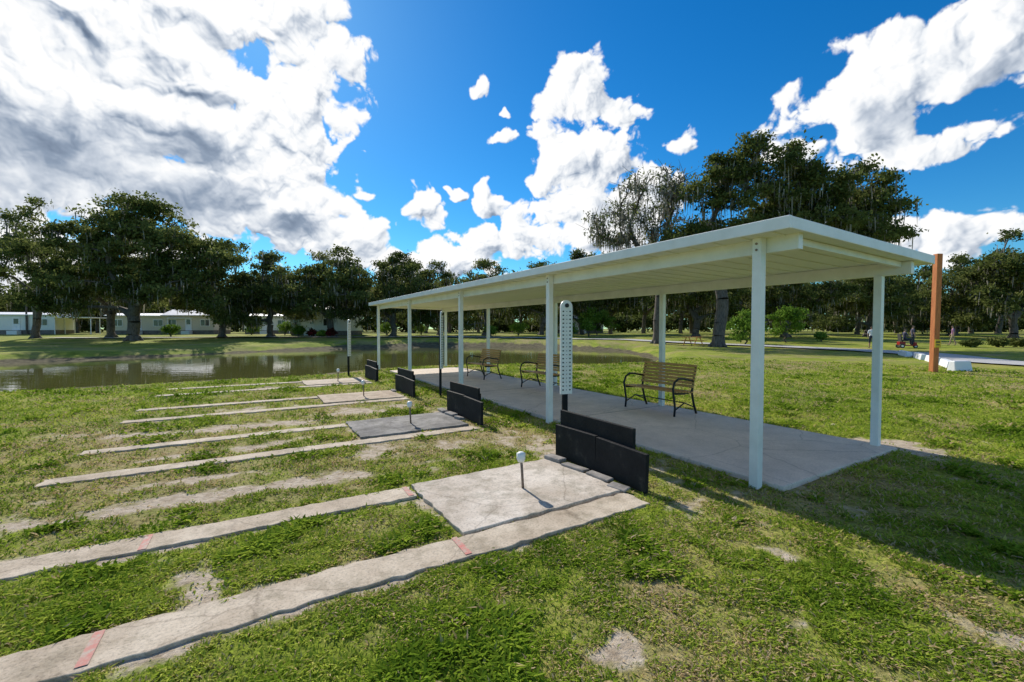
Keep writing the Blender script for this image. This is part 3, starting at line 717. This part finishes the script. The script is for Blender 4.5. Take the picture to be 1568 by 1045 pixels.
b=B(); b.box((0,.10,.60),(.48,.46,.09)); b.box((0,.33,.88),(.46,.08,.50),0,Matrix.Rotation(-.12,3,'X')); b.tube([(0,.15,.45),(0,.15,.58)],.04,8); b.obj("seat",[M_shoe],e,bevel=.03)
b=B(); b.tube([(0,-.68,.4),(0,-.48,.92)],.025,8); b.tube([(-.25,-.44,.92),(.25,-.44,.92)],.018,8); b.box((0,-.50,.90),(.16,.1,.12)); b.obj("tiller",[M_iron],e)

# ------------------------------------------------------------------ grass blades
rng=np.random.RandomState(5)
def sample(n,d0,d1,pw):
    a=rng.uniform(-1.02,1.02,n); u=rng.rand(n)
    if pw==1: d=np.sqrt(d0**2+u*(d1**2-d0**2))
    else: d=d0*(d1/d0)**u
    return np.sin(a)*d, np.cos(a)*d-.7, d
x1,y1,D1=sample(230000,1.9,4.2,1); x2,y2,D2=sample(430000,4.2,26,2)
x=np.concatenate([x1,x2]); y=np.concatenate([y1,y2]); D=np.concatenate([D1,D2])
t,s=TS(x,y); keep=np.ones(len(x),bool)
edge=(fbm(x*6,y*6,71,3)-.5)*.30
for a0,a1,b0,b1 in concrete_areas:
    keep&=~((t>a0+edge)&(t<a1-edge)&(s>b0+.01+edge*.5)&(s<b1-.01-edge*.5))
sd=sd_pond(x,y); keep&=(sd>.35)
dd=dirt(x,y); dr=dry(x,y)
clump=fbm(x*7,y*7,55,3)
keep&=(rng.rand(len(x))>sstep(.22,.52,dd)*.96)
keep&=(rng.rand(len(x))<(.24+1.4*sstep(.36,.62,clump))*(1-.5*dr))
x,y,D,dd,dr,clump=[q[keep] for q in(x,y,D,dd,dr,clump)]
n=len(x); z=ground_z(x,y)
k=np.clip(D/3.2,.8,8)**.62
weed=sstep(.62,.70,fbm(x*2.2,y*2.2,801,3))
hgt=rng.uniform(.012,.034,n)*(.55+.9*clump)*(1-.35*dr)*np.clip(k,1,2.0)*(1-.5*sstep(.1,.5,dd))*(1+.5*weed)
wd=rng.uniform(.0026,.0056,n)*k*(1+.9*weed)
an=rng.uniform(0,2*math.pi,n); lean=rng.uniform(.5,2.2,n)*hgt
dx,dy=np.cos(an),np.sin(an)
sx,sy=-dy*wd,dx*wd
V=np.zeros((n,4,3))
V[:,0]=np.stack([x,y,z-.004],1)
V[:,1]=np.stack([x+dx*lean*.4+sx,y+dy*lean*.4+sy,z+hgt*.62],1)
V[:,2]=np.stack([x+dx*lean,y+dy*lean,z+hgt*rng.uniform(.6,1.05,n)],1)
V[:,3]=np.stack([x+dx*lean*.4-sx,y+dy*lean*.4-sy,z+hgt*.62],1)
me=fast_mesh("grass",V.reshape(-1,3),np.arange(n*4).reshape(-1,4))
big=fbm(x*.8,y*.8,91,3); mid=fbm(x*3.5,y*3.5,95,3)
ti=np.clip(.20+rng.rand(n)*.36+(big-.5)*.6+(mid-.5)*.5-.12*weed,0,.68)
deadp=rng.rand(n)<(.06+.6*dr+.3*sstep(.15,.5,dd))*(1-.7*weed); ti=np.where(deadp,rng.uniform(.7,1,n),ti)
add_attr(me,"tint",np.repeat(ti,4)); me.materials.append(M_blade); link(bpy.data.objects.new("grass",me))
print("blades",n)

# ------------------------------------------------------------------ sky & sun
AZ=R(-29.3); EL=R(36)
sv=Vector((math.sin(AZ)*math.cos(EL),math.cos(AZ)*math.cos(EL),math.sin(EL)))
ld=bpy.data.lights.new("sun",'SUN'); ld.energy=5; ld.angle=R(.5); ld.color=(1,.94,.85)
lo=link(bpy.data.objects.new("sun",ld)); lo.rotation_euler=(-sv).to_track_quat('-Z','Y').to_euler()

# procedural cumulus field, computed on the whole sky dome (azimuth / elevation in degrees)
blobs=[ # az, el, half-width, half-height
(-42,20,10,6.5),(-48,16,11,6.5),(-42,27.5,6,3.5),(-36,25,6,4),(-33.5,30.5,5,3.5),(-25.5,32,6,6),(-26.5,22,5,7.5),(-25,13.5,6,3.2),(-38,14,8,3.3),(-18.5,11.2,4.0,2),(-54,26,6,5),(-32,39,8,4),(-24,27,4.5,5),(-32,19,7,5),(-47,32,5,2.5),(-40,33,3.5,2),
(9.2,27.0,4.2,4.0),(13.6,25,3.2,2.4),(8.1,21.3,5,3.8),(12.6,20,4.2,3.2),(20.4,20.4,1.9,1.8),(16.6,16.8,4.6,2.9),(6.4,14.9,4.2,3.6),(0,10.6,7,2.0),(10,12,6.5,3),(3,12.5,4,2.5),(14,14,4,3),
(-3.9,28,1.5,.9),(-1.2,23.0,2.1,.9),(-.8,25.5,.8,.7),(-12,14.8,2.3,1.9),(-3.3,15.4,1.6,1.5),(-18,16.7,1.3,.7),(-7,17,1.0,.6),
(41.4,23.6,5.6,3.6),(36.9,21.6,5.2,3.2),(46.5,22.5,5.8,3.2),(37.4,18.1,4.2,2.4),(43.5,16.8,6.0,1.6),(32.9,18.4,2.4,1.6),(44.2,8.6,5.0,1.9),(50,25,6,4),
(-11,8.6,10,1.9),(22,8.5,8,1.6),(-50,6,8,4),(33,10,4,1.2),(-38,8,5,2)]
rs=np.random.RandomState(3)
for a in range(68,300,19): blobs.append((a+rs.uniform(-4,4) if a<180 else a-360+rs.uniform(-4,4),rs.uniform(12,45),rs.uniform(8,12),rs.uniform(4,8)))  # added unseen clouds beside and behind the camera, coverage tuned for fill light
WI,HI=4096,2048
u=(np.arange(WI)+.5)/WI; azd=np.degrees(math.pi/2-(.5-u)*2*math.pi); azd=(azd+180)%360-180
r0=int(HI*.49); eld=((np.arange(r0,HI)+.5)/HI-.5)*180
A,E=np.meshgrid(azd.astype(np.float32),eld.astype(np.float32))
w1=fbm(A/3.2,E/3.2,401,4)-.5; w2=fbm(A/3.2+50,E/3.2,411,4)-.5
Aw=A+w1*3.8; Ew=E+w2*3.2
f=np.full(A.shape,9,np.float32)
for a,e_,ra,re in blobs:
    da=(Aw-a+180)%360-180
    l=np.sqrt((da/ra)**2+((Ew-e_)/re)**2)
    h=np.clip(.5+.5*(f-l)/.3,0,1); f=f*(1-h)+l*h-.3*h*(1-h)*.5
f=1-np.minimum(f,2.4)
n_=fbm(A/5,E/5,421,8,.53)-.5; bl=fbm(A/3.4+w1,E/3.0+w2,441,8,.54,True)
d=(f*.85+n_*1.5+(bl-.33)*1.1+.12).astype(np.float32)
alpha=sstep(0,.20,d)*sstep(-.5,1.5,E)
ns=fbm(A/5,E/5,421,6,.51)-.5; bs=fbm(A/3.4+w1,E/3.0+w2,441,6,.49,True)
dh=(f*.85+ns*1.5+(bs-.33)*1.2+.12).astype(np.float32)
sA,sE=-29.3,42.0
du=(sA-A)*np.cos(np.radians(E)); dv=sE-E; ll=np.sqrt(du*du+dv*dv)+1e-3; du=du/ll; dv=dv/ll
px=WI/360.; jj,ii=np.meshgrid(np.arange(A.shape[1]),np.arange(A.shape[0]))
od=np.zeros_like(d); dc=np.clip(dh,0,2.2); rel=[]
for st in (.22,.6,1.3,2.4):
    fi=np.clip(ii+dv*st*px,0,A.shape[0]-1.01); fj=(jj+du*st*px)%(WI-1.01)
    i0=fi.astype(np.int32); j0=fj.astype(np.int32); a_=fi-i0; b_=fj-j0
    ds=(dc[i0,j0]*(1-b_)+dc[i0,j0+1]*b_)*(1-a_)+(dc[i0+1,j0]*(1-b_)+dc[i0+1,j0+1]*b_)*a_
    rel.append(dc-ds); od+=np.minimum(ds,1.2)*st*.45
thick=np.zeros_like(d)
for a,e_,ra,re in [(-48,15.0,15,4.6),(-37,13.5,9,2.8),(-35,18,4,2.2),(43,19.3,8,1.8),(49,20,5,2.0),(16,15.5,5,1.5),(-26,12.5,5,1.4)]:
    l=np.sqrt(((Aw-a)/ra)**2+((Ew-e_)/re)**2); thick=np.maximum(thick,1-sstep(.2,1.5,l))
light=np.exp(-od*(.085+.36*thick))*(1-.38*thick*sstep(.2,1.0,dh))
rl=rel[0]*.65+rel[1]*.42+rel[2]*.25+rel[3]*.10+(d-dh)*.15
val=np.clip(.12+light*.86+rl*(1-.40*thick),0,1)
buf=np.zeros((HI,WI,4),np.float32); buf[...,3]=1
buf[r0:,:,0]=val; buf[r0:,:,1]=alpha
img=bpy.data.images.new("cloud_field",WI,HI,alpha=False,float_buffer=True,is_data=True); img.pixels.foreach_set(buf.ravel()); img.update(); img.pack()

wd_=bpy.data.worlds.new("World"); scene.world=wd_; wd_.use_nodes=True; nt=wd_.node_tree; L=nt.links; nt.nodes.clear()
out=N(nt,'ShaderNodeOutputWorld'); tc=N(nt,'ShaderNodeTexCoord')
sky=N(nt,'ShaderNodeTexSky',sky_type='NISHITA'); sky.sun_disc=False; sky.sun_elevation=EL; sky.sun_rotation=AZ; sky.dust_density=0.15; sky.ozone_density=4.0; sky.air_density=1.0
hs=N(nt,'ShaderNodeHueSaturation'); hs.inputs['Saturation'].default_value=1.36; L.new(sky.outputs[0],hs.inputs['Color'])
tn=N(nt,'ShaderNodeMix',data_type='RGBA',blend_type='MULTIPLY'); tn.inputs[0].default_value=1; tn.inputs[7].default_value=(.58,1.02,1.10,1); L.new(hs.outputs[0],tn.inputs[6])
b1=N(nt,'ShaderNodeBackground'); b1.inputs[1].default_value=.118; L.new(tn.outputs[2],b1.inputs[0])
et=N(nt,'ShaderNodeTexEnvironment',image=img); et.interpolation='Linear'; L.new(tc.outputs['Generated'],et.inputs[0])
sp=N(nt,'ShaderNodeSeparateColor'); L.new(et.outputs[0],sp.inputs[0])
cr=ramp(nt,[(0,(.15,.20,.29)),(.3,(.28,.35,.46)),(.55,(.56,.62,.71)),(.78,(.86,.89,.93)),(.95,(1.0,1.0,1.0))]); L.new(sp.outputs[0],cr.inputs[0])
b2=N(nt,'ShaderNodeBackground'); b2.inputs[1].default_value=1.02; L.new(cr.outputs[0],b2.inputs[0])
ms=N(nt,'ShaderNodeMixShader'); L.new(sp.outputs[1],ms.inputs[0]); L.new(b1.outputs[0],ms.inputs[1]); L.new(b2.outputs[0],ms.inputs[2]); L.new(ms.outputs[0],out.inputs[0])

# ------------------------------------------------------------------ camera
cd=bpy.data.cameras.new("camera"); cd.sensor_width=36; cd.lens=15.5; cd.clip_end=3000; cd.clip_start=.05
co=link(bpy.data.objects.new("camera",cd)); co.location=(0,0,1.6); co.rotation_euler=(R(90-1.65),0,0)
scene.camera=co
scene.view_settings.view_transform='Standard'; scene.view_settings.look='None'; scene.view_settings.exposure=0
